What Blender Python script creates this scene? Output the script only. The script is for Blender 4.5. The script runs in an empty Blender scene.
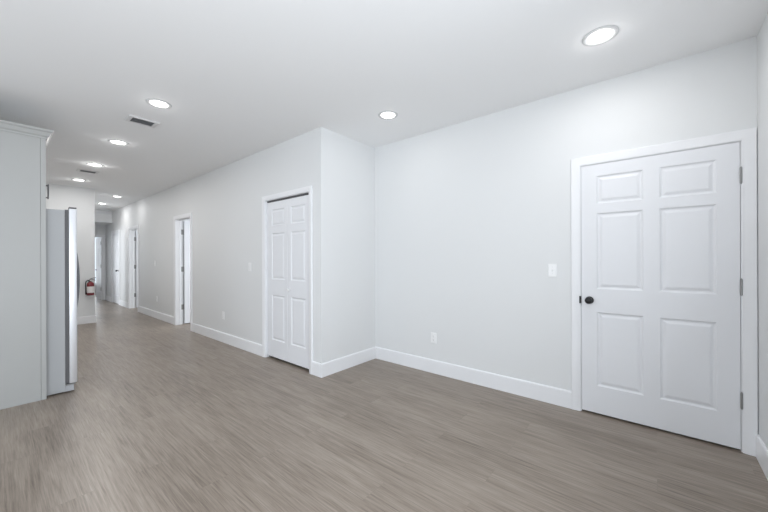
import bpy, bmesh, math, random
from mathutils import Matrix, Vector

scene = bpy.context.scene
COL = scene.collection
R = math.radians

# ------------------------------------------------------------------ camera
TH, ROLL, CAM_H = 0.8752807, -0.00361, 1.3054
right = Vector((math.cos(TH), -math.sin(TH), 0))
down = Vector((0, 0, -1))
fwd = Vector((math.sin(TH), math.cos(TH), 0))
r2 = right * math.cos(ROLL) - down * math.sin(ROLL)
u2 = -(down * math.cos(ROLL) + right * math.sin(ROLL))
cam_data = bpy.data.cameras.new('camera')
cam = bpy.data.objects.new('camera', cam_data)
COL.objects.link(cam)
m = Matrix((r2, u2, -fwd)).transposed().to_4x4()
m.translation = (0, 0, CAM_H)
cam.matrix_world = m
cam_data.sensor_width = 36
cam_data.lens = 326.29 / 768 * 36
cam_data.shift_y = 2.15 / 768
cam_data.clip_start = 0.02
scene.camera = cam

# ------------------------------------------------------------------ world, daylight, exposure
world = bpy.data.worlds.new('sky')
scene.world = world
world.use_nodes = True
wn = world.node_tree.nodes
wn['Background'].inputs['Color'].default_value = (0.80, 0.90, 1.0, 1)
wn['Background'].inputs['Strength'].default_value = 1.2

def area(name, loc, rot, sx, sy, watts, color=(1, 1, 1), spread=180):
    d = bpy.data.lights.new(name, 'AREA')
    d.shape = 'RECTANGLE'; d.size = sx; d.size_y = sy
    d.energy = watts; d.color = color; d.spread = R(spread)
    o = bpy.data.objects.new(name, d)
    COL.objects.link(o)
    o.location = loc; o.rotation_euler = rot
    return o

DAY = (0.895, 0.945, 1.0)
area('added_side_daylight', (-5.02, 1.95, 1.45), (0, R(-90), 0), 1.9, 4.2, 42, DAY)     # faces +X, added unseen daylight to even out the back wall
area('added_right_daylight', (-1.0, -0.47, 1.30), (R(90 + 18), 0, 0), 4.4, 1.9, 128, DAY)      # faces +Y and tipped up, added unseen to light return wall and ceiling
area('added_side_room_daylight', (5.95, 5.85, 1.45), (0, R(90), 0), 1.4, 2.0, 90, DAY)       # faces -X, added unseen to light the nearer open door
area('added_second_side_room_daylight', (5.95, 9.1, 1.45), (0, R(90), 0), 1.4, 2.0, 90, DAY)  # added unseen behind the farther open door, spills light into the hall
area('added_study_daylight', (-4.9, 11.4, 1.45), (0, R(-90), 0), 1.5, 2.4, 230, DAY)      # faces +X, added unseen behind a doorway to brighten the far hall
area('daylight_end_window', (2.3, 16.15, 1.35), (R(-90), 0, 0), 2.0, 2.0, 32, DAY)         # faces -Y

vs = scene.view_settings
vs.view_transform = 'Standard'
vs.look = 'None'
vs.gamma = 1
vs.use_curve_mapping = False
vs.exposure = 0.0
LAMP_W = (5.0, 1.4, 3.2, 6.0, 13, 8.5, 2.8, 6.0)
GLOW = 0.10          # light leaving the low dome lens sideways
try:
    scene.cycles.use_denoising = True
    scene.cycles.max_bounces = 16
    scene.cycles.diffuse_bounces = 8
    scene.cycles.sample_clamp_indirect = 6
except Exception:
    pass

# ------------------------------------------------------------------ helpers
def mat(name, color, rough=0.5, metal=0.0, spec=0.5, coat=0.0, bump=0.0, bscale=200.0, emit=0.0, var=0.0):
    mt = bpy.data.materials.new(name)
    mt.use_nodes = True
    nt = mt.node_tree
    b = nt.nodes['Principled BSDF']
    c = (*color, 1)
    b.inputs['Base Color'].default_value = c
    b.inputs['Roughness'].default_value = rough
    b.inputs['Metallic'].default_value = metal
    b.inputs['Specular IOR Level'].default_value = spec
    b.inputs['Coat Weight'].default_value = coat
    if emit:
        b.inputs['Emission Color'].default_value = c
        b.inputs['Emission Strength'].default_value = emit
    if bump or var:
        tc = nt.nodes.new('ShaderNodeTexCoord')
        n = nt.nodes.new('ShaderNodeTexNoise')
        n.inputs['Scale'].default_value = bscale
        n.inputs['Detail'].default_value = 3
        nt.links.new(tc.outputs['Object'], n.inputs['Vector'])
        if bump:
            bp = nt.nodes.new('ShaderNodeBump')
            bp.inputs['Strength'].default_value = bump
            bp.inputs['Distance'].default_value = 0.002
            nt.links.new(n.outputs['Fac'], bp.inputs['Height'])
            nt.links.new(bp.outputs['Normal'], b.inputs['Normal'])
        if var:
            rp = nt.nodes.new('ShaderNodeValToRGB')
            rp.color_ramp.elements[0].position = 0.35
            rp.color_ramp.elements[1].position = 0.65
            rp.color_ramp.elements[0].color = (*[k * (1 - var) for k in color], 1)
            rp.color_ramp.elements[1].color = (*[min(1, k * (1 + var)) for k in color], 1)
            nt.links.new(n.outputs['Fac'], rp.inputs['Fac'])
            nt.links.new(rp.outputs['Color'], b.inputs['Base Color'])
    return mt

M_WALL = mat('light grey wall paint', (0.735, 0.745, 0.75), 0.55, spec=0.3, bump=0.05, bscale=350)
M_CEIL = mat('white ceiling paint', (0.86, 0.865, 0.87), 0.8, spec=0.2, bump=0.04, bscale=300)
M_TRIM = mat('white semi gloss trim paint', (0.825, 0.832, 0.85), 0.38, spec=0.45)
M_DOOR = mat('white door paint', (0.775, 0.785, 0.81), 0.40, spec=0.4, bump=0.03, bscale=120)
M_CAB = mat('pale grey cabinet lacquer', (0.378, 0.382, 0.375), 0.4, spec=0.4)
M_PLASTIC = mat('white plastic', (0.86, 0.865, 0.87), 0.3)
M_SLOT = mat('dark slot', (0.06, 0.06, 0.06), 0.6)
M_BLACK = mat('oil rubbed black metal', (0.012, 0.012, 0.014), 0.32, metal=0.3)
M_NICKEL = mat('brushed nickel', (0.32, 0.32, 0.315), 0.38, metal=0.9)
M_DARKPULL = mat('dark grey pull metal', (0.17, 0.17, 0.18), 0.35, metal=0.7)
M_FRSIDE = mat('grey textured appliance side', (0.38, 0.39, 0.40), 0.45, spec=0.4, bump=0.25, bscale=260, var=0.05)
M_STEEL = mat('stainless steel door', (0.74, 0.75, 0.78), 0.40, metal=0.7)
M_GASKET = mat('grey door gasket', (0.10, 0.10, 0.105), 0.6)
M_BASEPL = mat('grey appliance base plastic', (0.40, 0.41, 0.43), 0.5)
M_RED = mat('red extinguisher enamel', (0.17, 0.010, 0.016), 0.3, coat=0.3)
M_LABEL = mat('white paper label', (0.72, 0.70, 0.69), 0.6)
M_RUBBER = mat('black rubber hose', (0.02, 0.02, 0.022), 0.55)
M_LAMP = mat('lit lamp lens', (1.0, 0.99, 0.97), 0.4, emit=6.0)
M_VENT = mat('white vent enamel', (0.70, 0.70, 0.70), 0.45)
M_RING = mat('satin grey white light trim', (0.62, 0.625, 0.63), 0.5)
M_LOUVER = mat('grey vent louver enamel', (0.36, 0.36, 0.365), 0.5)
M_DUCT = mat('dark duct inside', (0.025, 0.025, 0.027), 0.8)

# vinyl plank floor
M_FLOOR = bpy.data.materials.new('grey brown vinyl plank')
M_FLOOR.use_nodes = True
nt = M_FLOOR.node_tree
N = nt.nodes.new
L = nt.links.new
bs = nt.nodes['Principled BSDF']
tc = N('ShaderNodeTexCoord')
sep = N('ShaderNodeSeparateXYZ'); L(tc.outputs['Object'], sep.inputs[0])
comb = N('ShaderNodeCombineXYZ')
L(sep.outputs['Y'], comb.inputs['X']); L(sep.outputs['X'], comb.inputs['Y'])
br = N('ShaderNodeTexBrick')
br.offset = 0.37; br.offset_frequency = 2
br.inputs['Scale'].default_value = 1.0
br.inputs['Brick Width'].default_value = 1.22
br.inputs['Row Height'].default_value = 0.182
br.inputs['Mortar Size'].default_value = 0.0012
br.inputs['Mortar Smooth'].default_value = 0.2
br.inputs['Color1'].default_value = (0.0, 0.0, 0.0, 1)
br.inputs['Color2'].default_value = (1.0, 1.0, 1.0, 1)
br.inputs['Mortar'].default_value = (0.5, 0.5, 0.5, 1)
L(comb.outputs[0], br.inputs['Vector'])
# each plank shifts its own grain
ofs = N('ShaderNodeMath'); ofs.operation = 'MULTIPLY'; ofs.inputs[1].default_value = 7.0
L(br.outputs['Color'], ofs.inputs[0])
def grain(sx, sy, detail, rough, dist):
    c = N('ShaderNodeCombineXYZ')
    a = N('ShaderNodeMath'); a.operation = 'MULTIPLY'; a.inputs[1].default_value = sx; L(sep.outputs['X'], a.inputs[0])
    b = N('ShaderNodeMath'); b.operation = 'MULTIPLY'; b.inputs[1].default_value = sy; L(sep.outputs['Y'], b.inputs[0])
    L(a.outputs[0], c.inputs['X']); L(b.outputs[0], c.inputs['Y']); L(ofs.outputs[0], c.inputs['Z'])
    n = N('ShaderNodeTexNoise')
    n.inputs['Scale'].default_value = 1.0; n.inputs['Detail'].default_value = detail
    n.inputs['Roughness'].default_value = rough; n.inputs['Distortion'].default_value = dist
    L(c.outputs[0], n.inputs['Vector'])
    return n
g1 = grain(120.0, 3.6, 5, 0.65, 0.3)
g2 = grain(26.0, 2.2, 4, 0.6, 0.6)
g3 = grain(2.2, 0.8, 2, 0.5, 0.2)
def mixv(a, b, f):
    x = N('ShaderNodeMix'); x.data_type = 'FLOAT'; x.inputs['Factor'].default_value = f
    L(a, x.inputs['A']); L(b, x.inputs['B'])
    return x.outputs['Result']
v = mixv(g1.outputs['Fac'], g2.outputs['Fac'], 0.32)
v = mixv(v, g3.outputs['Fac'], 0.20)
v = mixv(v, br.outputs['Color'], 0.025)
rp = N('ShaderNodeValToRGB')
e = rp.color_ramp.elements
e[0].position = 0.32; e[0].color = (0.112, 0.088, 0.068, 1)
e[1].position = 0.68; e[1].color = (0.372, 0.320, 0.270, 1)
k = e.new(0.50); k.color = (0.258, 0.213, 0.174, 1)
L(v, rp.inputs['Fac'])
seam = N('ShaderNodeMix'); seam.data_type = 'RGBA'
sm = N('ShaderNodeMath'); sm.operation = 'MULTIPLY'; sm.inputs[1].default_value = 0.18
L(br.outputs['Fac'], sm.inputs[0]); L(sm.outputs[0], seam.inputs['Factor'])
L(rp.outputs['Color'], seam.inputs['A']); seam.inputs['B'].default_value = (0.09, 0.075, 0.065, 1)
L(seam.outputs['Result'], bs.inputs['Base Color'])
bs.inputs['Roughness'].default_value = 0.36
bs.inputs['Specular IOR Level'].default_value = 0.5
bp = N('ShaderNodeBump'); bp.inputs['Strength'].default_value = 0.12; bp.inputs['Distance'].default_value = 0.001
L(g1.outputs['Fac'], bp.inputs['Height']); L(bp.outputs['Normal'], bs.inputs['Normal'])

def box(bm, x0, x1, y0, y1, z0, z1, bevel=0.0, seg=2):
    res = bmesh.ops.create_cube(bm, size=1.0)
    vs_ = res['verts']
    for v_ in vs_:
        v_.co = Vector(((x0 + x1) / 2 + v_.co.x * (x1 - x0), (y0 + y1) / 2 + v_.co.y * (y1 - y0), (z0 + z1) / 2 + v_.co.z * (z1 - z0)))
    if bevel:
        es = list({e_ for v_ in vs_ for e_ in v_.link_edges})
        bmesh.ops.bevel(bm, geom=es, offset=bevel, segments=seg, affect='EDGES', profile=0.5)
    return bm

def BOX(*a, **k):
    return box(bmesh.new(), *a, **k)

def lathe(bm, prof, mtx=Matrix(), seg=32):
    """prof: (radius, height) points; axis = local Z, then moved by mtx"""
    rings = []
    for (r, z) in prof:
        if r < 1e-6:
            rings.append([bm.verts.new(mtx @ Vector((0, 0, z)))])
        else:
            rings.append([bm.verts.new(mtx @ Vector((r * math.cos(2 * math.pi * i / seg), r * math.sin(2 * math.pi * i / seg), z))) for i in range(seg)])
    for A, B in zip(rings, rings[1:]):
        for i in range(seg):
            j = (i + 1) % seg
            if len(A) == 1 and len(B) == 1: continue
            if len(A) == 1: bm.faces.new((A[0], B[i], B[j]))
            elif len(B) == 1: bm.faces.new((A[i], A[j], B[0]))
            else: bm.faces.new((A[i], A[j], B[j], B[i]))
    for rg, rev in ((rings[0], True), (rings[-1], False)):
        if len(rg) > 1:
            bm.faces.new(list(reversed(rg)) if rev else rg)
    return bm

def tube(bm, pts, r, seg=12):
    pts = [Vector(p) for p in pts]
    rings = []
    ref = None
    for i, p in enumerate(pts):
        t = (pts[min(i + 1, len(pts) - 1)] - pts[max(i - 1, 0)]).normalized()
        if ref is None:
            ref = t.orthogonal().normalized()
        ref = (ref - t * ref.dot(t)).normalized()
        b = t.cross(ref)
        rings.append([bm.verts.new(p + (ref * math.cos(2 * math.pi * k / seg) + b * math.sin(2 * math.pi * k / seg)) * r) for k in range(seg)])
    for A, B in zip(rings, rings[1:]):
        for k in range(seg):
            j = (k + 1) % seg
            bm.faces.new((A[k], A[j], B[j], B[k]))
    bm.faces.new(list(reversed(rings[0]))); bm.faces.new(rings[-1])
    return bm

def obj(name, bm, material, parent=None, smooth=False):
    bmesh.ops.recalc_face_normals(bm, faces=bm.faces)
    me = bpy.data.meshes.new(name)
    bm.to_mesh(me); bm.free()
    me.materials.append(material)
    if smooth:
        for p in me.polygons: p.use_smooth = True
        try: me.set_sharp_from_angle(angle=R(38))
        except Exception: pass
    o = bpy.data.objects.new(name, me)
    COL.objects.link(o)
    if parent: o.parent = parent
    return o

def tag(o, label, cat, group=None):
    o['label'] = label; o['category'] = cat
    if group: o['group'] = group
    return o

def thing(name, label, cat, loc, rz=0.0, group=None):
    o = bpy.data.objects.new(name, None)
    o.empty_display_size = 0.1
    COL.objects.link(o)
    o.location = loc; o.rotation_euler = (0, 0, rz)
    return tag(o, label, cat, group)

def dup(root, loc, label):
    r = root.copy(); COL.objects.link(r); r.location = loc; r['label'] = label
    for ch in list(root.children):
        c = ch.copy(); COL.objects.link(c); c.parent = r
        for g in ch.children:
            d = g.copy(); COL.objects.link(d); d.parent = c
    return r

def struct(name, bm, material, label=None, cat=None, smooth=False):
    o = obj(name, bm, material, smooth=smooth)
    o['kind'] = 'structure'
    if label: o['label'] = label
    if cat: o['category'] = cat
    return o

# ------------------------------------------------------------------ the room (metres; +Y runs down the hall, +X away from the kitchen)
H = 2.75
XB = 3.205          # back wall with the large door
XH = 2.308          # hallway wall
YC = 2.825          # short return wall
YR = -0.509         # right wall
YF = 8.88           # wall with the fire extinguisher
XF = 1.345          # its free end
YE = 13.55          # end of the hallway
TW = 0.122

def walls_x(s0, s1, y0, y1, ops):        # wall running along X
    bm = bmesh.new(); p = s0
    for a, b, z0, z1 in sorted(ops):
        if a > p: box(bm, p, a, y0, y1, 0, H)
        if z1 < H: box(bm, a, b, y0, y1, z1, H)
        if z0 > 0: box(bm, a, b, y0, y1, 0, z0)
        p = b
    if s1 > p: box(bm, p, s1, y0, y1, 0, H)
    return bm

def walls_y(s0, s1, x0, x1, ops):        # wall running along Y
    bm = bmesh.new(); p = s0
    for a, b, z0, z1 in sorted(ops):
        if a > p: box(bm, x0, x1, p, a, 0, H)
        if z1 < H: box(bm, x0, x1, a, b, z1, H)
        if z0 > 0: box(bm, x0, x1, a, b, 0, z0)
        p = b
    if s1 > p: box(bm, x0, x1, p, s1, 0, H)
    return bm

JT = 0.018          # jamb board thickness
D1 = (-0.434, 0.492, 2.078)     # near edge, far edge, head height of each clear opening
DC = (3.038, 3.966, 2.064)
D2 = (6.520, 7.272, 2.072)
D3 = (9.895, 10.672, 2.072)
D4 = (11.815, 12.605, 2.072)
D5 = (1.475, 2.232, 2.010)
def rough(d): return (d[0] - JT, d[1] + JT, 0, d[2] + JT)

struct('floor', BOX(-5.22, 6.12, -0.65, 16.4, -0.08, 0), M_FLOOR, 'grey brown wood look plank floor', 'floor')
struct('ceiling', BOX(-5.22, 6.12, -0.65, 16.4, H, H + 0.08), M_CEIL, 'flat white ceiling over room and hallway', 'ceiling')
struct('wall_back', walls_y(YR - 0.13, 4.30, XB, XB + TW, [rough(D1)]), M_WALL, 'pale grey wall holding the large white door', 'wall')
struct('wall_return', BOX(XH + TW, XB, YC, YC + TW, 0, H), M_WALL, 'short pale wall between hallway corner and back wall', 'wall')
struct('wall_hall', walls_y(YC, 13.68, XH, XH + TW, [rough(DC), rough(D2), rough(D3), rough(D4)]), M_WALL, 'long grey hallway wall with white doors', 'wall')
struct('wall_right', walls_x(-5.22, XB, YR - 0.13, YR, [(-3.30, 1.30, 0.25, 2.35)]), M_WALL, 'pale wall at the right edge beside the large door', 'wall')
struct('wall_left', walls_y(YR, 4.42, -5.22, -5.10, [(-0.20, 4.10, 0.45, 2.45)]), M_WALL, 'left wall of the living area', 'wall')
struct('wall_kitchen', BOX(-5.22, -0.42, 4.42, 8.88, 0, H), M_WALL, 'kitchen wall behind the refrigerator', 'wall')
bm = walls_y(YF, 13.68, XF - TW, XF, [(11.20, 12.10, 0, 2.07)])  # unseen doorway added to let daylight brighten the far hall
box(bm, -5.22, XF - TW, YF, YF + TW, 0, H)
box(bm, -5.22, XF - TW, 13.56, 13.68, 0, H)
struct('wall_front', bm, M_WALL, 'grey wall end carrying the red fire extinguisher', 'wall')
struct('wall_end', walls_x(XF, XH, YE, YE + TW, [rough(D5)]), M_WALL, 'end wall of the hallway above the farthest door', 'wall')
struct('wall_closet', BOX(XB + TW, 6.12, 4.18, 4.30, 0, H), M_WALL, 'partition behind the closet', 'wall')
struct('wall_closet.001', BOX(XH + TW, XB, 4.18, 4.30, 0, H), M_WALL, 'side wall of the closet', 'wall')
struct('wall_outer', walls_y(4.30, 16.4, 6.0, 6.12, [(4.85, 6.85, 0.75, 2.15), (8.1, 10.1, 0.75, 2.15)]), M_WALL, 'outer wall of the side rooms', 'wall')
struct('wall_partition', BOX(XH + TW, 6.0, 13.56, 13.68, 0, H), M_WALL, 'partition between side rooms', 'wall')
struct('wall_partition.001', BOX(XH + TW, 6.0, 7.315, 7.43, 0, H), M_WALL, 'unseen partition added to shade the gap behind the nearer open door', 'wall')  # added unseen to keep light out of the gap behind the leaf
struct('wall_partition.002', BOX(XH + TW, 6.0, 10.715, 10.83, 0, H), M_WALL, 'unseen partition added to shade the gap behind the farther open door', 'wall')  # likewise added unseen so the hinge gap stays dark
struct('wall_far', walls_x(-5.22, 6.12, 16.2, 16.32, [(1.3, 3.3, 0.35, 2.35)]), M_WALL, 'outer wall of the room past the hallway', 'wall')
struct('wall_far_left', walls_y(8.88, 16.2, -5.22, -5.10, [(10.2, 12.6, 0.7, 2.2)]), M_WALL, 'left wall of the room past the hallway', 'wall')
struct('wall_utility', BOX(6.0, 6.12, YR - 0.13, 4.18, 0, H), M_WALL, 'outer wall behind the large door', 'wall')
struct('wall_utility.001', BOX(XB + TW, 6.0, YR - 0.13, YR, 0, H), M_WALL, 'side wall behind the large door', 'wall')

# dropped soffit at the end of the hallway
bm = BOX(XF, XH, 12.60, YE, 2.400, H)
struct('soffit', bm, M_CEIL, 'white dropped header across the far end of the hallway', 'soffit')
bm = bmesh.new()
box(bm, XF, XH, 12.585, 12.60, 2.655, 2.70, 0.003)
box(bm, XF, XH, 12.590, 12.60, 2.400, 2.435, 0.002)
struct('trim_header', bm, M_TRIM, 'white moulding strips on the dropped hallway header', 'trim')

def window(name, label, x0, x1, y0, y1, z0, z1, along):
    """frame with one mullion and a pane, sitting inside a wall opening"""
    bm = bmesh.new(); f = 0.05
    if along == 'x':
        box(bm, x0, x1, y0, y1, z0, z0 + f); box(bm, x0, x1, y0, y1, z1 - f, z1)
        for a in (x0, (x0 + x1) / 2 - f / 2, x1 - f): box(bm, a, a + f, y0, y1, z0 + f, z1 - f)
    else:
        box(bm, x0, x1, y0, y1, z0, z0 + f); box(bm, x0, x1, y0, y1, z1 - f, z1)
        for a in (y0, (y0 + y1) / 2 - f / 2, y1 - f): box(bm, x0, x1, a, a + f, z0 + f, z1 - f)
    struct(name, bm, M_TRIM, label, 'window')
window('window_1', 'wide white framed window added out of view in the right wall', -3.30, 1.30, -0.62, -0.56, 0.25, 2.35, 'x')  # unseen windows added to carry the daylight, except the hallway end one
window('window_2', 'wide white framed window added out of view in the left wall', -5.21, -5.15, -0.20, 4.10, 0.45, 2.45, 'y')
window('window_3', 'white framed window added unseen to the nearer side room', 6.04, 6.10, 4.85, 6.85, 0.75, 2.15, 'y')
window('window_6', 'white framed window added unseen to the farther side room', 6.04, 6.10, 8.1, 10.1, 0.75, 2.15, 'y')
window('window_5', 'white framed window added unseen to the room left of the hallway', -5.21, -5.15, 10.2, 12.6, 0.7, 2.2, 'y')
window('window_4', 'white framed window beyond the hallway', 1.3, 3.3, 16.24, 16.30, 0.35, 2.35, 'x')

# ------------------------------------------------------------------ baseboards
BH, BT = 0.150, 0.014
BP = [(0, 0), (BT, 0), (BT, BH - 0.012), (BT - 0.004, BH - 0.003), (BT - 0.009, BH), (0, BH)]
def prism_y(y0, y1, xw, sgn):            # board on a wall of constant X, facing sgn
    bm = bmesh.new()
    A = [bm.verts.new((xw + sgn * o, y0, z)) for o, z in BP]
    B = [bm.verts.new((xw + sgn * o, y1, z)) for o, z in BP]
    n = len(BP)
    for i in range(n):
        j = (i + 1) % n
        bm.faces.new((A[i], A[j], B[j], B[i]))
    bm.faces.new(A); bm.faces.new(list(reversed(B)))
    return bm
def prism_x(x0, x1, yw, sgn):
    bm = bmesh.new()
    A = [bm.verts.new((x0, yw + sgn * o, z)) for o, z in BP]
    B = [bm.verts.new((x1, yw + sgn * o, z)) for o, z in BP]
    n = len(BP)
    for i in range(n):
        j = (i + 1) % n
        bm.faces.new((A[i], A[j], B[j], B[i]))
    bm.faces.new(A); bm.faces.new(list(reversed(B)))
    return bm
CW = 0.066          # casing width; the closet has a slimmer one
CWC = 0.056
struct('baseboard_back', prism_y(D1[1] + 0.005 + CW, YC - BT, XB, -1), M_TRIM, 'white baseboard along the back wall', 'baseboard')
struct('baseboard_return', prism_x(XH - BT, XB, YC, -1), M_TRIM, 'white baseboard on the short return wall', 'baseboard')
struct('baseboard_right', prism_x(-5.1, XB - 0.0185, YR, 1), M_TRIM, 'white baseboard at the right edge of the room', 'baseboard')
segs = [(YC, DC[0] - CWC - .005, 'short white baseboard piece between corner and closet door'),
        (DC[1] + CWC + .005, D2[0] - CW - .005, 'white baseboard between closet and first open hallway door'),
        (D2[1] + CW + .005, D3[0] - CW - .005, 'white baseboard between the two open hallway doors'),
        (D3[1] + CW + .005, D4[0] - CW - .005, 'white baseboard beside the closed hallway door with black knob'),
        (D4[1] + CW + .005, YE, 'white baseboard at the far end of the hallway')]
for i, (a, b, lb) in enumerate(segs):
    struct('baseboard_hall' + ('.%03d' % i if i else ''), prism_y(a, b, XH, -1), M_TRIM, lb, 'baseboard')
struct('baseboard_front', prism_x(-0.42, XF + BT, YF, -1), M_TRIM, 'white baseboard below the fire extinguisher', 'baseboard')
struct('baseboard_front.001', prism_y(YF, 11.20, XF, 1), M_TRIM, 'white baseboard on the left side of the hallway', 'baseboard')

# ------------------------------------------------------------------ door casings and jambs (local: front = -Y, x to the right)
CP = [(0, 0), (0, .009), (.008, .0105), (.013, .0135), (.044, .0165), (.056, .0185), (.063, .0185), (CW, .016), (CW, 0)]
def casing(bm, w, h, left_clip=None, right_clip=None, rev=0.005, tw=TW, stop=0.055, cw=None):
    def cols(a):
        out = []
        for o, d in CP:
            o = o * (cw / CW if cw else 1) + rev
            if a == 'bl': out.append((-o, -d, 0))
            if a == 'tl': out.append((-o, -d, h + o))
            if a == 'tr': out.append((w + (min(o, right_clip) if right_clip else o), -d, h + o))
            if a == 'br': out.append((w + (min(o, right_clip) if right_clip else o), -d, 0))
        return [bm.verts.new(q) for q in out]
    rr = [cols(a) for a in ('bl', 'tl', 'tr', 'br')]
    n = len(CP)
    for A, B in zip(rr, rr[1:]):
        for i in range(n):
            j = (i + 1) % n
            bm.faces.new((A[i], A[j], B[j], B[i]))
    bm.faces.new(rr[0]); bm.faces.new(list(reversed(rr[-1])))
    # jamb boards lining the opening
    box(bm, -JT, 0, 0, tw, 0, h + JT); box(bm, w, w + JT, 0, tw, 0, h + JT); box(bm, 0, w, 0, tw, h, h + JT)
    if stop:
        s0, s1 = stop, stop + 0.012
        box(bm, 0, 0.012, s0, s1 + .02, 0, h); box(bm, w - 0.012, w, s0, s1 + .02, 0, h); box(bm, 0.012, w - 0.012, s0, s1 + .02, h - 0.012, h)
    return bm

def place(o, loc, rz):
    o.location = loc; o.rotation_euler = (0, 0, rz)
    return o
RZ = R(-90)

c = struct('trim_1', casing(bmesh.new(), D1[1] - D1[0], D1[2], right_clip=abs(YR - D1[0]) - 0.001, stop=0.040), M_TRIM, 'white casing around the large door at right', 'door casing', True)
place(c, (XB, D1[1], 0), RZ)
c = struct('trim_2', casing(bmesh.new(), DC[1] - DC[0], DC[2], stop=0, cw=CWC), M_TRIM, 'white casing around the bifold closet door', 'door casing', True)
place(c, (XH, DC[1], 0), RZ)
c = struct('trim_3', casing(bmesh.new(), D2[1] - D2[0], D2[2], stop=0.06), M_TRIM, 'white casing around the nearer open hallway door', 'door casing', True)
place(c, (XH, D2[1], 0), RZ)
c = struct('trim_4', casing(bmesh.new(), D3[1] - D3[0], D3[2], stop=0.06), M_TRIM, 'white casing around the farther open hallway door', 'door casing', True)
place(c, (XH, D3[1], 0), RZ)
c = struct('trim_5', casing(bmesh.new(), D4[1] - D4[0], D4[2], stop=0.040), M_TRIM, 'white casing around the closed hallway door', 'door casing', True)
place(c, (XH, D4[1], 0), RZ)
c = struct('trim_6', casing(bmesh.new(), D5[1] - D5[0], D5[2], right_clip=XH - D5[1] - 0.001, stop=0.06), M_TRIM, 'white casing around the door at the end of the hallway', 'door casing', True)
place(c, (D5[0], YE, 0), 0)

# ------------------------------------------------------------------ panelled door leaves
def door_leaf(w, z0, z1, panels, t=0.035):
    """moulded leaf: x 0..w, front face y=0 towards -Y, back y=t; panels = (xa, xb, za, zb)"""
    bm = bmesh.new()
    xs = sorted({0, w, *[p[0] for p in panels], *[p[1] for p in panels]})
    zs = sorted({z0, z1, *[p[2] for p in panels], *[p[3] for p in panels]})
    steps = [(0.0, 0.0), (0.004, 0.0035), (0.010, 0.0085), (0.016, 0.0095), (0.021, 0.0090), (0.036, 0.0030), (0.042, 0.0020)]
    for y, s in ((0.0, 1), (t, -1)):
        grid = {}
        def V(x, z):
            if (x, z) not in grid: grid[(x, z)] = bm.verts.new((x, y, z))
            return grid[(x, z)]
        for i in range(len(xs) - 1):
            for j in range(len(zs) - 1):
                cx, cz = (xs[i] + xs[i + 1]) / 2, (zs[j] + zs[j + 1]) / 2
                if any(p[0] < cx < p[1] and p[2] < cz < p[3] for p in panels): continue
                bm.faces.new((V(xs[i], zs[j]), V(xs[i + 1], zs[j]), V(xs[i + 1], zs[j + 1]), V(xs[i], zs[j + 1])))
        for xa, xb, za, zb in panels:
            prev = None
            for o, d in steps:
                ring = [(xa + o, za + o), (xb - o, za + o), (xb - o, zb - o), (xa + o, zb - o)]
                vv = [V(*q) for q in ring] if o == 0 else [bm.verts.new((q[0], y + s * d, q[1])) for q in ring]
                if prev:
                    for a in range(4):
                        b = (a + 1) % 4
                        bm.faces.new((prev[a], prev[b], vv[b], vv[a]))
                prev = vv
            bm.faces.new(prev)
    # edges
    for (a, b) in (((0, z0), (w, z0)), ((w, z0), (w, z1)), ((w, z1), (0, z1)), ((0, z1), (0, z0))):
        q = [bm.verts.new((a[0], 0, a[1])), bm.verts.new((b[0], 0, b[1])), bm.verts.new((b[0], t, b[1])), bm.verts.new((a[0], t, a[1]))]
        bm.faces.new(q)
    bmesh.ops.remove_doubles(bm, verts=bm.verts, dist=1e-5)
    return bm

def six_panels(w, z0=0.0):
    s = 0.121 * w / 0.92
    mid = 0.118 * w / 0.92
    pw = (w - 2 * s - mid) / 2
    out = []
    for za, zb in ((0.252, 0.842), (1.056, 1.660), (1.760, 1.968)):
        e_ = 0.011
        out += [(s - e_, s + pw + e_, za - z0 - e_, zb - z0 + e_), (w - s - pw - e_, w - s + e_, za - z0 - e_, zb - z0 + e_)]
    return out

def front_mtx(x, y, z):                  # lathe axis turned to point out of the door face (-Y)
    return Matrix.Translation((x, y, z)) @ Matrix.Rotation(R(90), 4, 'X')

def add_knob(parent, x, z, mt=M_BLACK):
    k_ = obj('knob', lathe(bmesh.new(), [(0.010, 0), (0.010, 0.026), (0.016, 0.031), (0.024, 0.038), (0.0275, 0.047), (0.0275, 0.054), (0.023, 0.062), (0.012, 0.067), (0, 0.068)], front_mtx(x, 0.0, z), 28), mt, parent, True)
    obj('rosette', lathe(bmesh.new(), [(0.031, 0), (0.031, 0.004), (0.027, 0.008), (0.012, 0.010), (0, 0.010)], front_mtx(x, 0.0, z), 28), mt, k_, True)
    return k_

def add_hinge(parent, x, y, z, plate_dx, h=0.10):
    """barrel at (x, y) and a thin leaf plate reaching plate_dx along x"""
    bm = bmesh.new()
    lathe(bm, [(0.0065, z - h / 2), (0.0065, z + h / 2)], Matrix.Translation((x, y, 0)), 14)
    lathe(bm, [(0.0048, z + h / 2), (0.0058, z + h / 2 + .003), (0.003, z + h / 2 + .007), (0, z + h / 2 + .008)], Matrix.Translation((x, y, 0)), 14)
    lathe(bm, [(0, z - h / 2 - .008), (0.003, z - h / 2 - .007), (0.0058, z - h / 2 - .003), (0.0048, z - h / 2)], Matrix.Translation((x, y, 0)), 14)
    box(bm, min(x, x + plate_dx), max(x, x + plate_dx), y + 0.003, y + 0.0065, z - h / 2 + .002, z + h / 2 - .002)
    o = obj('hinge', bm, M_NICKEL, parent, True)
    o['label'] = 'brushed metal hinge'
    return o

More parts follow.
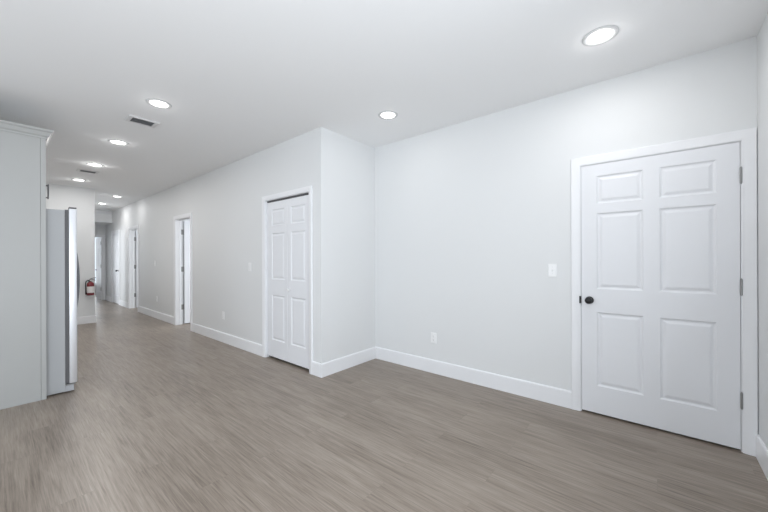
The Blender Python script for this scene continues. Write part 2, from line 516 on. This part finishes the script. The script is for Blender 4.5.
# large door in the back wall
w1 = D1[1] - D1[0] - 0.006
leaf = struct('door_1', door_leaf(w1, 0, D1[2] - 0.003 - 0.016, six_panels(w1, 0.016)), M_DOOR, 'large closed six panel white door with black knob', 'door')
place(leaf, (XB - 0.001, D1[1] - 0.003, 0.016), RZ)
kb = add_knob(leaf, 0.058, 0.948 - 0.016)
kb['label'] = 'round black door knob'
lt = obj('latch_plate', BOX(-0.0150, -0.0005, -0.0150, -0.0020, 0.900, 0.962, 0.002), M_BLACK, leaf)
for z in (1.850, 1.104, 0.345):
    add_hinge(leaf, w1 + 0.004, -0.0068, z - 0.016, 0.014)

# bifold closet door: two hinged panels, white knob
wt = DC[1] - DC[0]
bif = bpy.data.objects.new('door_2', None); COL.objects.link(bif)
bif['kind'] = 'structure'; bif['label'] = 'white bifold closet door with small white knob'; bif['category'] = 'door'
bif.location = (XH + 0.022, DC[1], 0); bif.rotation_euler = (0, 0, RZ)
lw = wt / 2 - 0.004
for i in range(2):
    x0 = 0.003 + i * (lw + 0.003)
    ps = []
    for za, zb in ((0.262, 0.824), (1.046, 1.624), (1.738, 1.932)):
        a, b = ((0.120, 0.394), (0.084, 0.356))[i]
        ps.append((a - 0.006, b + 0.006, za - 0.010, zb + 0.010))
    p = obj('door_panel', door_leaf(lw, 0.030, 2.038, ps, 0.032), M_DOOR, bif)
    p.location = (x0, 0, 0)
k_ = obj('knob', lathe(bmesh.new(), [(0.007, 0), (0.007, 0.012), (0.013, 0.017), (0.0155, 0.024), (0.012, 0.030), (0, 0.032)], front_mtx(wt / 2 + 0.045, 0, 0.920), 20), M_PLASTIC, bif, True)
obj('track', BOX(0.004, wt - 0.004, 0.002, 0.030, 2.044, 2.063), M_GASKET, bif)
for x in (0.03, wt - 0.03):
    obj('pivot', lathe(bmesh.new(), [(0.006, 0.0), (0.006, 0.032)], Matrix.Translation((x, 0.016, 0)), 12), M_NICKEL, bif, True)

# two doors standing open into the side rooms, hinged on the far jamb
def open_door(name, d, label):
    w = d[1] - d[0] - 0.006
    o = struct(name, door_leaf(w, 0, d[2] - 0.019, six_panels(w, 0.016)), M_DOOR, label, 'door')
    place(o, (XH + TW + 0.020, d[1] - 0.036, 0.016), R(0.8))
    for z in (1.840, 1.100, 0.345):
        bm = bmesh.new()
        # plate on the jamb reveal plus the barrel in the corner
        lathe(bm, [(0.0065, z - 0.066), (0.0065, z + 0.034)], Matrix.Translation((-0.010, 0.028, 0)), 14)
        box(bm, -0.052, -0.012, 0.0315, 0.0345, z - 0.066, z + 0.034)
        h = obj('hinge', bm, M_NICKEL, o, True); h['label'] = 'brushed metal hinge'
    add_knob(o, w - 0.062, 0.935)
    return o
open_door('door_3', D2, 'white hallway door standing open, nearer of the two')
open_door('door_4', D3, 'white hallway door standing open, farther of the two')

# closed door further down the hallway
w4 = D4[1] - D4[0] - 0.006
leaf = struct('door_5', door_leaf(w4, 0, D4[2] - 0.019, six_panels(w4, 0.016)), M_DOOR, 'closed white hallway door with black knob', 'door')
place(leaf, (XH + 0.001, D4[1] - 0.003, 0.016), RZ)
add_knob(leaf, w4 - 0.060, 0.955)

# door at the end of the hallway, opened into the bright room
w5 = 0.74
leaf = struct('door_6', door_leaf(w5, 0, D5[2] - 0.019, six_panels(w5, 0.016)), M_DOOR, 'open white door at the end of the hallway', 'door')
ang = R(-89.2)
hx, hy = D5[1] - 0.012, YE + TW + 0.012
# local x=0 (free edge) lies far, x=w at the hinge
place(leaf, (hx - w5 * math.cos(ang), hy - w5 * math.sin(ang), 0.016), ang)
hd = obj('lever_handle', tube(bmesh.new(), [(0.06, -0.001, 0.935), (0.06, -0.048, 0.935), (0.075, -0.054, 0.935), (0.17, -0.054, 0.935)], 0.009), M_DARKPULL, leaf, True)
obj('rosette', lathe(bmesh.new(), [(0.03, 0), (0.03, 0.006), (0.02, 0.009), (0, 0.009)], front_mtx(0.06, 0, 0.935), 24), M_DARKPULL, hd, True)
for z in (1.80, 1.06, 0.33):
    add_hinge(leaf, w5 + 0.006, -0.004, z, -0.02)

# ------------------------------------------------------------------ refrigerator end panel and cabinet above it
XP, YP = 0.318, 4.380
t = thing('cabinet_end_panel', 'tall pale grey cabinet end panel with crown at the left edge', 'cabinet panel', (0, YP, 0))
obj('panel', BOX(-0.415, XP - 0.036, 0.002, 0.024, 0, 2.44), M_CAB, t)
obj('edge_stile', BOX(XP - 0.0345, XP, -0.001, 0.036, 0, 2.44, 0.0015), M_CAB, t)
CR = [(0, 2.430), (0.007, 2.430), (0.008, 2.444), (0.013, 2.449), (0.021, 2.456), (0.036, 2.486), (0.045, 2.492), (0.048, 2.496), (0.048, 2.511), (0, 2.511)]
bm = bmesh.new()
rows = []
for f in (lambda o: (-0.415, -0.001 - o), lambda o: (XP + o, -0.001 - o), lambda o: (XP + o, 1.0)):
    rows.append([bm.verts.new((*f(o), z)) for o, z in CR])
for A, B in zip(rows, rows[1:]):
    for i in range(len(CR)):
        j = (i + 1) % len(CR)
        bm.faces.new((A[i], A[j], B[j], B[i]))
bm.faces.new(rows[0]); bm.faces.new(list(reversed(rows[-1])))
obj('crown_moulding', bm, M_CAB, t)
t.location.z = 0

uc = thing('upper_cabinet', 'pale grey cabinet above the refrigerator with dark bar pull', 'cabinet', (0, 4.420, 1.835))
obj('cabinet_body', BOX(-0.415, 0.302, 0, 0.955, 0, 0.590), M_CAB, uc)
for i in range(2):
    y0 = 0.003 + i * 0.477
    dleaf = bmesh.new()
    box(dleaf, 0.304, 0.3215, y0, y0 + 0.472, 0.004, 0.586, 0.0015)
    d_ = obj('cabinet_door', dleaf, M_CAB, uc)
    yh = 0.458 if i == 0 else 0.500
    bm = tube(bmesh.new(), [(0.372, yh, 0.105), (0.372, yh, 0.255)], 0.0045)
    for zz in (0.118, 0.242):
        tube(bm, [(0.320, yh, zz), (0.372, yh, zz)], 0.0045)
    hh = obj('handle', bm, M_DARKPULL, d_, True); hh['label'] = 'dark grey bar pull'

# ------------------------------------------------------------------ refrigerator
fr = thing('refrigerator', 'stainless refrigerator with grey side beside the tall cabinet panel', 'refrigerator', (0, 4.430, 0))
obj('body', BOX(-0.36, 0.450, 0, 0.905, 0.014, 1.786, 0.004), M_FRSIDE, fr)
obj('base_grille', BOX(0.43, 0.512, 0.008, 0.897, 0.010, 0.066, 0.004), M_BASEPL, fr)
for x in (0.30, 0.47):
    for y in (0.05, 0.85):
        obj('levelling_foot', lathe(bmesh.new(), [(0.018, 0), (0.018, 0.012)], Matrix.Translation((x, y, 0)), 16), M_GASKET, fr, True)
for i in range(2):
    y0, y1 = (0.0, 0.450) if i == 0 else (0.455, 0.905)
    bm = bmesh.new()
    box(bm, 0.477, 0.537, y0, y1, 0.083, 1.806, 0.007, 3)
    d_ = obj('refrigerator_door', bm, M_STEEL, fr, True)
    obj('gasket', BOX(0.4505, 0.4765, y0 + 0.004, y1 - 0.004, 0.088, 1.790), M_GASKET, d_)
    yh = 0.418 if i == 0 else 0.487
    pts = []
    z0, z1 = 0.58, 1.58
    for s in range(25):
        u = s / 24
        zz = z0 + (z1 - z0) * u
        bow = math.sin(math.pi * u) ** 0.7
        pts.append((0.532 + 0.067 * bow, yh, zz))
    hh = obj('handle', tube(bmesh.new(), pts, 0.0095, 12), M_DARKPULL, d_, True)  # dark metal stands in for a dark reflection on the stainless handle
    yc = y0 + 0.03 if i == 0 else y1 - 0.03
    bm = BOX(0.480, 0.534, yc - 0.028, yc + 0.028, 1.8065, 1.820, 0.003)
    hc_ = obj('hinge_cover', bm, M_GASKET, d_); hc_['label'] = 'dark hinge cover'
    bm = BOX(0.445, 0.524, yc - 0.026, yc + 0.026, 0.0665, 0.078, 0.002)
    lathe(bm, [(0.008, 0.078), (0.008, 0.0835)], Matrix.Translation((0.50, yc, 0)), 12)
    obj('lower_hinge', bm, M_NICKEL, d_)

# ------------------------------------------------------------------ fire extinguisher
fe = thing('fire_extinguisher', 'small red fire extinguisher hung on the wall end', 'fire extinguisher', (1.262, YF - 0.085, 0.575))
obj('cylinder', lathe(bmesh.new(), [(0.0, 0), (0.050, 0.0), (0.060, 0.010), (0.060, 0.215), (0.057, 0.235), (0.046, 0.255), (0.028, 0.268), (0.020, 0.272), (0.020, 0.285), (0, 0.285)], seg=36), M_RED, fe, True)
bm = bmesh.new()                          # paper label wraps the front of the cylinder
A, B = [], []
for i in range(25):
    a = R(-90 - 72 + 144 * i / 24)
    for z, Ls in ((0.055, A), (0.180, B)):
        Ls.append((bm.verts.new((0.0606 * math.cos(a), 0.0606 * math.sin(a), z)), bm.verts.new((0.0602 * math.cos(a), 0.0602 * math.sin(a), z))))
for i in range(24):
    bm.faces.new((A[i][0], A[i + 1][0], B[i + 1][0], B[i][0])); bm.faces.new((A[i][1], A[i + 1][1], B[i + 1][1], B[i][1]))
    bm.faces.new((A[i][0], A[i + 1][0], A[i + 1][1], A[i][1])); bm.faces.new((B[i][0], B[i + 1][0], B[i + 1][1], B[i][1]))
for i in (0, 24):
    bm.faces.new((A[i][0], B[i][0], B[i][1], A[i][1]))
lb = obj('paper_label', bm, M_LABEL, fe, True); lb['label'] = 'white paper label on the cylinder'
vb = lathe(bmesh.new(), [(0.016, 0.285), (0.018, 0.290), (0.018, 0.318), (0.012, 0.325), (0, 0.325)], seg=20)
box(vb, -0.014, 0.014, -0.030, 0.0, 0.292, 0.312, 0.002)
vv = obj('valve', vb, M_NICKEL, fe, True)
obj('pressure_gauge', lathe(bmesh.new(), [(0.014, 0), (0.014, 0.008), (0.011, 0.010), (0, 0.010)], Matrix.Translation((0, -0.030, 0.302)) @ Matrix.Rotation(R(90), 4, 'X'), 20), M_LABEL, vv, True)
bm = tube(bmesh.new(), [(-0.010, 0, 0.318), (0.02, 0, 0.322), (0.075, 0, 0.302)], 0.007)
obj('carry_handle', bm, M_DARKPULL, fe, True)
bm = tube(bmesh.new(), [(-0.012, 0, 0.326), (0.02, 0, 0.342), (0.082, 0, 0.352)], 0.007)
obj('squeeze_lever', bm, M_DARKPULL, fe, True)
bm = tube(bmesh.new(), [(-0.016, 0, 0.304), (-0.045, -0.002, 0.306), (-0.066, -0.006, 0.285), (-0.074, -0.008, 0.25), (-0.074, -0.010, 0.19), (-0.072, -0.010, 0.10), (-0.070, -0.008, 0.06)], 0.0085)
obj('hose', bm, M_RUBBER, fe, True)
bm = tube(bmesh.new(), [(-0.070, -0.008, 0.066), (-0.069, -0.008, 0.02)], 0.011)
obj('nozzle', bm, M_RUBBER, fe, True)
bm = BOX(-0.022, 0.022, 0.0785, 0.0845, 0.06, 0.30)
box(bm, -0.02, 0.02, 0.018, 0.080, 0.268, 0.276)
box(bm, -0.02, 0.02, 0.058, 0.080, 0.10, 0.112)
obj('wall_bracket', bm, M_DARKPULL, fe)

# ------------------------------------------------------------------ recessed ceiling lights
def make_light():
    t = thing('recessed_light', '', 'ceiling light', (0, 0, H), 0, 'round recessed ceiling lights')
    obj('trim_ring', lathe(bmesh.new(), [(0.070, -0.0030), (0.076, -0.0070), (0.088, -0.0080), (0.098, -0.0050), (0.101, -0.0005), (0.070, -0.0005)], seg=48), M_RING, t, True)
    obj('lens', lathe(bmesh.new(), [(0.0, -0.0055), (0.045, -0.0050), (0.0698, -0.0032), (0.0698, -0.0008), (0, -0.0008)], seg=48), M_LAMP, t, True)
    return t
first = make_light()
LIGHTS = [((2.541, 0.278), 'large round ceiling light nearest the white six panel door'),
          ((2.557, 2.075), 'round ceiling light in front of the short return wall'),
          ((0.991, 3.544), 'round ceiling light just before the nearer slotted vent'),
          ((0.995, 5.100), 'round ceiling light just beyond the nearer slotted vent'),
          ((1.000, 6.580), 'round ceiling light just before the farther ceiling vent'),
          ((1.005, 8.069), 'round ceiling light in front of the fire extinguisher wall'),
          ((1.835, 9.541), 'nearer round ceiling light in the narrow hallway'),
          ((1.820, 11.041), 'farther round ceiling light before the hallway header')]
for i, ((x, y), lb) in enumerate(LIGHTS):
    if i == 0:
        first.location = (x, y, H); first['label'] = lb
    else:
        dup(first, (x, y, H), lb)
    d = bpy.data.lights.new('downlight', 'AREA'); d.shape = 'DISK'; d.size = 0.15; d.energy = LAMP_W[i]
    d.color = (1.0, 0.985, 0.97)
    lo = bpy.data.objects.new('downlight', d); COL.objects.link(lo); lo.location = (x, y, H - 0.009)
    d = bpy.data.lights.new('downlight_side_glow', 'POINT'); d.shadow_soft_size = 0.03; d.energy = LAMP_W[i] * GLOW
    d.color = (1.0, 0.985, 0.97)
    lo = bpy.data.objects.new('downlight_side_glow', d); COL.objects.link(lo); lo.location = (x, y, H - 0.042)

# ------------------------------------------------------------------ ceiling vents
def make_vent():
    t = thing('ceiling_vent', '', 'air vent', (0, 0, H), 0, 'slotted air vents in the ceiling')
    bm = bmesh.new()
    X, Y, x, y, z = 0.136, 0.098, 0.094, 0.068, -0.010
    out = [(-X, -Y), (X, -Y), (X, Y), (-X, Y)]; inn = [(-x, -y), (x, -y), (x, y), (-x, y)]
    mid = [(a * 0.93, b * 0.91) for a, b in out]
    R0 = [bm.verts.new((a, b, -0.0005)) for a, b in out]
    R1 = [bm.verts.new((a, b, z)) for a, b in mid]
    R2 = [bm.verts.new((a, b, z)) for a, b in inn]
    R3 = [bm.verts.new((a, b, -0.0005)) for a, b in inn]
    for P, Q in ((R0, R1), (R1, R2), (R2, R3), (R3, R0)):
        for i in range(4):
            j = (i + 1) % 4
            bm.faces.new((P[i], P[j], Q[j], Q[i]))
    obj('frame', bm, M_VENT, t)
    obj('duct', BOX(-0.0935, 0.0935, -0.0675, 0.0675, -0.0018, -0.0006), M_DUCT, t)
    for i in range(7):
        yy = -0.0585 + i * 0.0195
        bm = bmesh.new()
        q = [(yy - 0.004, -0.0098), (yy - 0.0028, -0.0098), (yy + 0.004, -0.0022), (yy + 0.0028, -0.0022)]
        a = [bm.verts.new((-0.0935, *p)) for p in q]; b = [bm.verts.new((0.0935, *p)) for p in q]
        for k2 in range(4):
            bm.faces.new((a[k2], a[(k2 + 1) % 4], b[(k2 + 1) % 4], b[k2]))
        bm.faces.new(a); bm.faces.new(list(reversed(b)))
        obj('louver', bm, M_LOUVER, t)
    return t
vt = make_vent()
vt.location = (1.006, 4.135, H); vt['label'] = 'slotted ceiling vent between the two nearest kitchen lights'
dup(vt, (1.000, 7.15, H), 'farther ceiling vent, thin dark slot deeper toward the hallway')

# ------------------------------------------------------------------ switches and outlets (local front = -Y)
def plate(bm, w=0.072, h=0.117):
    X, Z = w / 2, h / 2
    a = [bm.verts.new(p) for p in ((-X, 0, -Z), (X, 0, -Z), (X, 0, Z), (-X, 0, Z))]
    b = [bm.verts.new(p) for p in ((-X, -.003, -Z), (X, -.003, -Z), (X, -.003, Z), (-X, -.003, Z))]
    c_ = [bm.verts.new(p) for p in ((-X + .004, -.006, -Z + .004), (X - .004, -.006, -Z + .004), (X - .004, -.006, Z - .004), (-X + .004, -.006, Z - .004))]
    for P, Q in ((a, b), (b, c_)):
        for i in range(4):
            j = (i + 1) % 4
            bm.faces.new((P[i], P[j], Q[j], Q[i]))
    bm.faces.new(a); bm.faces.new(c_)
    return bm
def make_switch():
    t = thing('light_switch', '', 'light switch', (0, 0, 0), RZ, 'white light switches')
    pl = obj('cover_plate', plate(bmesh.new()), M_PLASTIC, t)
    bm = BOX(-0.0055, 0.0055, -0.0075, -0.006, -0.012, 0.012, 0.0004)
    q = [(-0.006, -0.004), (-0.016, 0.005), (-0.015, 0.009), (-0.006, 0.006)]
    a = [bm.verts.new((-0.004, *p)) for p in q]; b = [bm.verts.new((0.004, *p)) for p in q]
    for k2 in range(4):
        bm.faces.new((a[k2], a[(k2 + 1) % 4], b[(k2 + 1) % 4], b[k2]))
    bm.faces.new(a); bm.faces.new(list(reversed(b)))
    obj('toggle', bm, M_PLASTIC, t)
    for z in (-0.030, 0.030):
        obj('screw', lathe(bmesh.new(), [(0.0032, 0), (0.0028, 0.0009), (0, 0.0011)], front_mtx(0, -0.006, z), 12), M_VENT, pl, True)
    return t
def make_outlet():
    t = thing('wall_outlet', '', 'power outlet', (0, 0, 0), RZ, 'white power outlets')
    pl = obj('cover_plate', plate(bmesh.new()), M_PLASTIC, t)
    for z in (-0.0195, 0.0195):
        bm = lathe(bmesh.new(), [(0.0165, 0), (0.0165, 0.0018), (0.0158, 0.0025), (0, 0.0025)], front_mtx(0, -0.006, z), 24)
        s_ = obj('socket', bm, M_PLASTIC, t, True)
        bm = BOX(-0.0072, -0.0052, -0.0087, -0.0083, z - 0.001, z + 0.008)
        box(bm, 0.0052, 0.0072, -0.0087, -0.0083, z, z + 0.007)
        lathe(bm, [(0.0024, 0), (0.0024, 0.0002)], front_mtx(0, -0.0085, z - 0.0075), 12)
        obj('slots', bm, M_SLOT, s_)
    obj('screw', lathe(bmesh.new(), [(0.0032, 0), (0.0028, 0.0009), (0, 0.0011)], front_mtx(0, -0.006, 0), 12), M_VENT, pl, True)
    return t
sw = make_switch()
sw.location = (XB, 0.713, 1.190); sw['label'] = 'white light switch beside the large door casing'
dup(sw, (XH, 4.374, 1.188), 'white light switch left of the bifold closet door')
dup(sw, (XH, 8.563, 1.205), 'white light switch between the two open hallway doors')
ol = make_outlet()
ol.location = (XB, 1.944, 0.398); ol['label'] = 'white power outlet low on the back wall'
dup(ol, (XH, 5.202, 0.417), 'white power outlet low between closet and open hallway door')
dup(ol, (XH, 8.434, 0.425), 'white power outlet low between the two open hallway doors')
